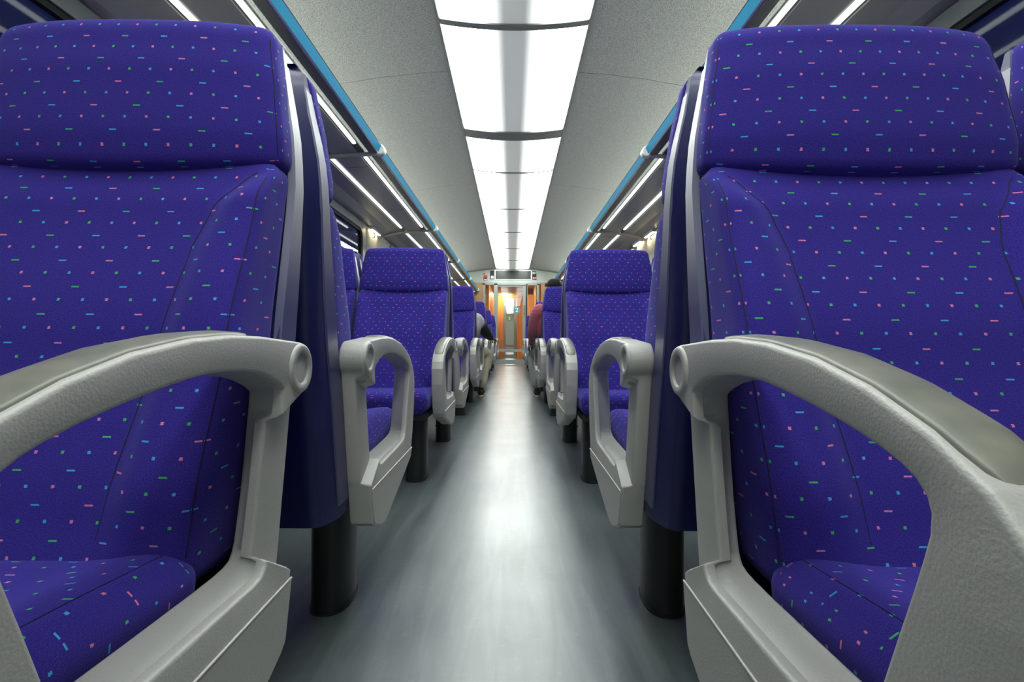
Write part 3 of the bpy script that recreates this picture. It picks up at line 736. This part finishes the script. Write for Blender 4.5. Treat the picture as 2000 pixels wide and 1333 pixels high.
tag(o, 'bright white ceiling light band of the next coach seen through both doors', 'ceiling light')

# ------------------------------------------------------------------ passengers
def skin(name, chains, m, parent, sub=2, root=0):
    """chains: list of point lists [(x,y,z,r)...]; a chain may begin with an int = index of an earlier vertex"""
    V, R, Ed = [], [], []
    for ch in chains:
        prev = None
        for p in ch:
            if isinstance(p, int): prev = p; continue
            V.append(p[:3]); R.append(p[3] if len(p) == 4 else (p[3],p[4])); i = len(V)-1
            if prev is not None: Ed.append((prev, i))
            prev = i
    me = bpy.data.meshes.new(name); me.from_pydata(V, Ed, []); me.materials.append(m)
    o = bpy.data.objects.new(name, me); COL.objects.link(o)
    if parent: o.parent = parent
    md = o.modifiers.new('skin', 'SKIN'); md.use_smooth_shade = True
    bm = bmesh.new(); bm.from_mesh(me); ly = bm.verts.layers.skin.verify(); bm.verts.ensure_lookup_table()
    for i, v in enumerate(bm.verts):
        r = R[i]; v[ly].radius = r if isinstance(r, tuple) else (r, r); v[ly].use_root = (i == root)
    bm.to_mesh(me); bm.free()
    sd = o.modifiers.new('sub', 'SUBSURF'); sd.levels = sub; sd.render_levels = sub
    return o
SKINM = mat('dark_skin', (.10, .045, .025), .5)
HAIR = mat('black_hair', (.012, .010, .010), .8); bump(HAIR, 220, .8, .004)
BURG = mat('burgundy_knit', (.30, .065, .10), .9, sheen=.3)
def ribs(m):
    N, L, b = nodes(m); tc = N.new('ShaderNodeTexCoord'); wv = N.new('ShaderNodeTexWave'); wv.inputs['Scale'].default_value = 22; wv.bands_direction = 'Z'; wv.inputs['Distortion'].default_value = 1.
    L.new(tc.outputs['Object'], wv.inputs['Vector']); bp = N.new('ShaderNodeBump'); bp.inputs['Strength'].default_value = .6; bp.inputs['Distance'].default_value = .004
    L.new(wv.outputs['Fac'], bp.inputs['Height']); L.new(bp.outputs[0], b.inputs['Normal'])
ribs(BURG)
GREYT = mat('grey_trouser', (.30, .32, .32), .85); VEST = mat('grey_vest', (.33, .30, .33), .8); NAVY = mat('dark_sleeve', (.010, .011, .018), .8)
BEIGE = mat('beige_trouser', (.50, .46, .33), .85); SHOE = mat('dark_shoe', (.02,.016,.016), .6); SOLE = mat('pale_sole', (.45,.42,.38), .7)
def person(lab, x, y, mir, headp, neck, sh_a, sh_b, el_a, wr_a, el_b, wr_b, kn_a, kn_b, ft_a, ft_b, hip, chest, M_top, M_sleeve, M_leg):
    """a = aisle-side limb. All points relative to (x, y, 0), x mirrored by mir; facing +y."""
    t = thing('person', lab, 'person', (x, y, 0))
    P = lambda p, *r: (mir*p[0], p[1], p[2], *r)
    mid = lambda a, b, k=.5: tuple(lerp(i, j, k) for i, j in zip(a, b))
    def hand(base, wr, el):
        d = (Vector(wr)-Vector(el)).normalized(); up = Vector((0,0,1)); sd = d.cross(up).normalized(); n = sd.cross(d)
        w0 = Vector(wr); out = []
        palm = w0+d*.05
        for i, (k, ln, r) in enumerate(((-1.5,.060,.0085),(-.5,.070,.009),(.5,.066,.0088),(1.5,.052,.008))):
            b0 = w0+d*.085+sd*k*.020
            out.append([tuple(b0-d*.03), tuple(b0), tuple(b0+d*ln*.5-n*.006), tuple(b0+d*ln*.85-n*.026), r])
        th = w0+d*.03+sd*-.035; out.append([tuple(w0+d*.02-sd*.02), tuple(th), tuple(th+d*.035-sd*.012-n*.01), tuple(th+d*.058-sd*.010-n*.02), .0095])
        return palm, out
    ch = [[P(hip,.13,.11), P(mid(hip,chest,.5),.12,.10), P(chest,.13,.10), P(neck,.052), P(mid(neck,headp,.4),.05), P(headp,.075,.09), P((headp[0],headp[1],headp[2]+.055),.062,.078)]]
    for sh, el, wr in ((sh_a,el_a,wr_a),(sh_b,el_b,wr_b)):
        palm, fs = hand(None, wr, el)
        ch.append([2, P(sh,.045), P(mid(sh,el),.042), P(el,.036), P(mid(el,wr),.033), P(wr,.024,.019), P(tuple(palm),.036,.014)])
    # legs from the pelvis (vertex 0)
    ch.append([0, P((hip[0]-.09,hip[1]+.05,hip[2]),.075), P(mid(hip,kn_a,.55),.070), P(kn_a,.052), P(mid(kn_a,ft_a,.35),.050), P((ft_a[0],ft_a[1],.10),.033), P((ft_a[0],ft_a[1]+.10,.04),.034,.024)])
    ch.append([0, P((hip[0]+.09,hip[1]+.05,hip[2]),.075), P(mid(hip,kn_b,.55),.070), P(kn_b,.052), P(mid(kn_b,ft_b,.35),.050), P((ft_b[0],ft_b[1],.10),.033), P((ft_b[0],ft_b[1]+.10,.04),.034,.024)])
    body = skin('body', ch, SKINM, t)
    for wr, el, s_ in ((wr_a,el_a,1),(wr_b,el_b,1)):
        palm, fs = hand(None, wr, el)
        for f in fs: skin('finger', [[P(p, f[4]*(1-.08*i)) for i, p in enumerate(f[:4])]], SKINM, body, 1)
    # face
    mb = MB(); h = headp
    skin('nose', [[P((h[0],h[1]+.083,h[2]+.03),.010), P((h[0],h[1]+.098,h[2]+.005),.013)]], SKINM, body, 1)
    for k in (-1,1):
        skin('ear', [[P((h[0]+k*.078,h[1]-.005,h[2]+.022),.010,.016), P((h[0]+k*.084,h[1]-.008,h[2]+.0),.008,.014), P((h[0]+k*.080,h[1],h[2]-.02),.006,.010)]], SKINM, body, 1)
        mb.tube([P((h[0]+k*.030,h[1]+.078,h[2]+.022)), P((h[0]+k*.030,h[1]+.088,h[2]+.022))], [.012,.008], 10)
    mb.build('eye', WHITEP, body)
    MB().tube([P((h[0]-.02,h[1]+.084,h[2]-.035)), P((h[0]+.02,h[1]+.084,h[2]-.035))], .006, 8).build('mouth', mat('lips',(.15,.05,.04),.5), body)
    hr = skin('hair', [[P((h[0],h[1]-.040,h[2]-.045),.066,.055), P((h[0],h[1]-.030,h[2]+.010),.074,.070), P((h[0],h[1]-.018,h[2]+.062),.066,.074)]], HAIR, t)
    # clothes
    skin('top', [[P((hip[0],hip[1],hip[2]+.04),.158,.135), P(mid(hip,chest,.5),.15,.125), P(chest,.165,.125), P(mid(chest,neck,.75),.085,.075)],
                 [2, P(sh_a,.092)] + ([P(mid(sh_a,el_a,.3),.085)] if M_top is not M_sleeve else []), [2, P(sh_b,.078)]], M_top, t)
    for sh, el, wr, nm in ((sh_a,el_a,wr_a,'a'),(sh_b,el_b,wr_b,'b')):
        skin('sleeve', [([P(mid(neck,sh,.45),.075), P(sh,.088)] if M_top is M_sleeve else [P(mid(sh,el,.15),.07)]) + [P(mid(sh,el),.072), P(el,.060), P(mid(el,wr),.047), P(mid(el,wr,.93),.040)]], M_sleeve, t)
    skin('trousers', [[P(hip,.16,.125)], ] and [[P(hip,.155,.12), P((hip[0]-.09,hip[1]+.06,hip[2]),.092), P(mid(hip,kn_a,.6),.086), P(kn_a,.074), P(mid(kn_a,ft_a,.4),.066), P((ft_a[0],ft_a[1],.09),.062)],
                       [0, P((hip[0]+.09,hip[1]+.06,hip[2]),.092), P(mid(hip,kn_b,.6),.086), P(kn_b,.074), P(mid(kn_b,ft_b,.4),.066), P((ft_b[0],ft_b[1],.09),.062)]], M_leg, t)
    for ft in (ft_a, ft_b):
        s_ = skin('shoe', [[P((ft[0],ft[1]-.035,.055),.040,.045), P((ft[0],ft[1]+.05,.052),.042,.040), P((ft[0],ft[1]+.17,.045),.044,.030), P((ft[0],ft[1]+.20,.042),.034,.024)]], SHOE, t)
        mb = MB(); mb.prism_z([(mir*ft[0]+.046*math.cos(a)*(1 if math.sin(a)>0 else .8), ft[1]+.075+.145*math.sin(a)) for a in [2*PI*k/24 for k in range(24)]], .0, .022); mb.build('sole', SOLE, s_, bevel=.004)
    return t
# right passenger: x is measured outwards (mir=+1); left passenger mirrored (mir=-1)
person('seated passenger in burgundy ribbed sweater, grey trousers and short dark hair, right of the aisle',
    0, 5.0, 1, headp=(.425,.0,1.21), neck=(.41,-.01,1.06), sh_a=(.255,.0,.925), sh_b=(.56,.0,.98), el_a=(.215,.06,.73), wr_a=(.225,.34,.58),
    el_b=(.66,.08,.74), wr_b=(.58,.34,.62), kn_a=(.225,.56,.50), kn_b=(.60,.50,.50), ft_a=(.29,.48,.10), ft_b=(.60,.45,.10), hip=(.47,.16,.51), chest=(.37,.02,.84),
    M_top=BURG, M_sleeve=BURG, M_leg=GREYT)
person('seated passenger in grey vest, dark sleeves and beige trousers, half hidden left of the aisle',
    0, 5.0, -1, headp=(.54,.22,1.05), neck=(.52,.14,.95), sh_a=(.355,.06,.83), sh_b=(.68,.12,.84), el_a=(.275,.22,.71), wr_a=(.235,.42,.66),
    el_b=(.74,.22,.64), wr_b=(.60,.42,.60), kn_a=(.285,.48,.50), kn_b=(.62,.48,.49), ft_a=(.345,.46,.10), ft_b=(.62,.46,.10), hip=(.55,.14,.51), chest=(.48,.06,.775),
    M_top=VEST, M_sleeve=NAVY, M_leg=BEIGE)
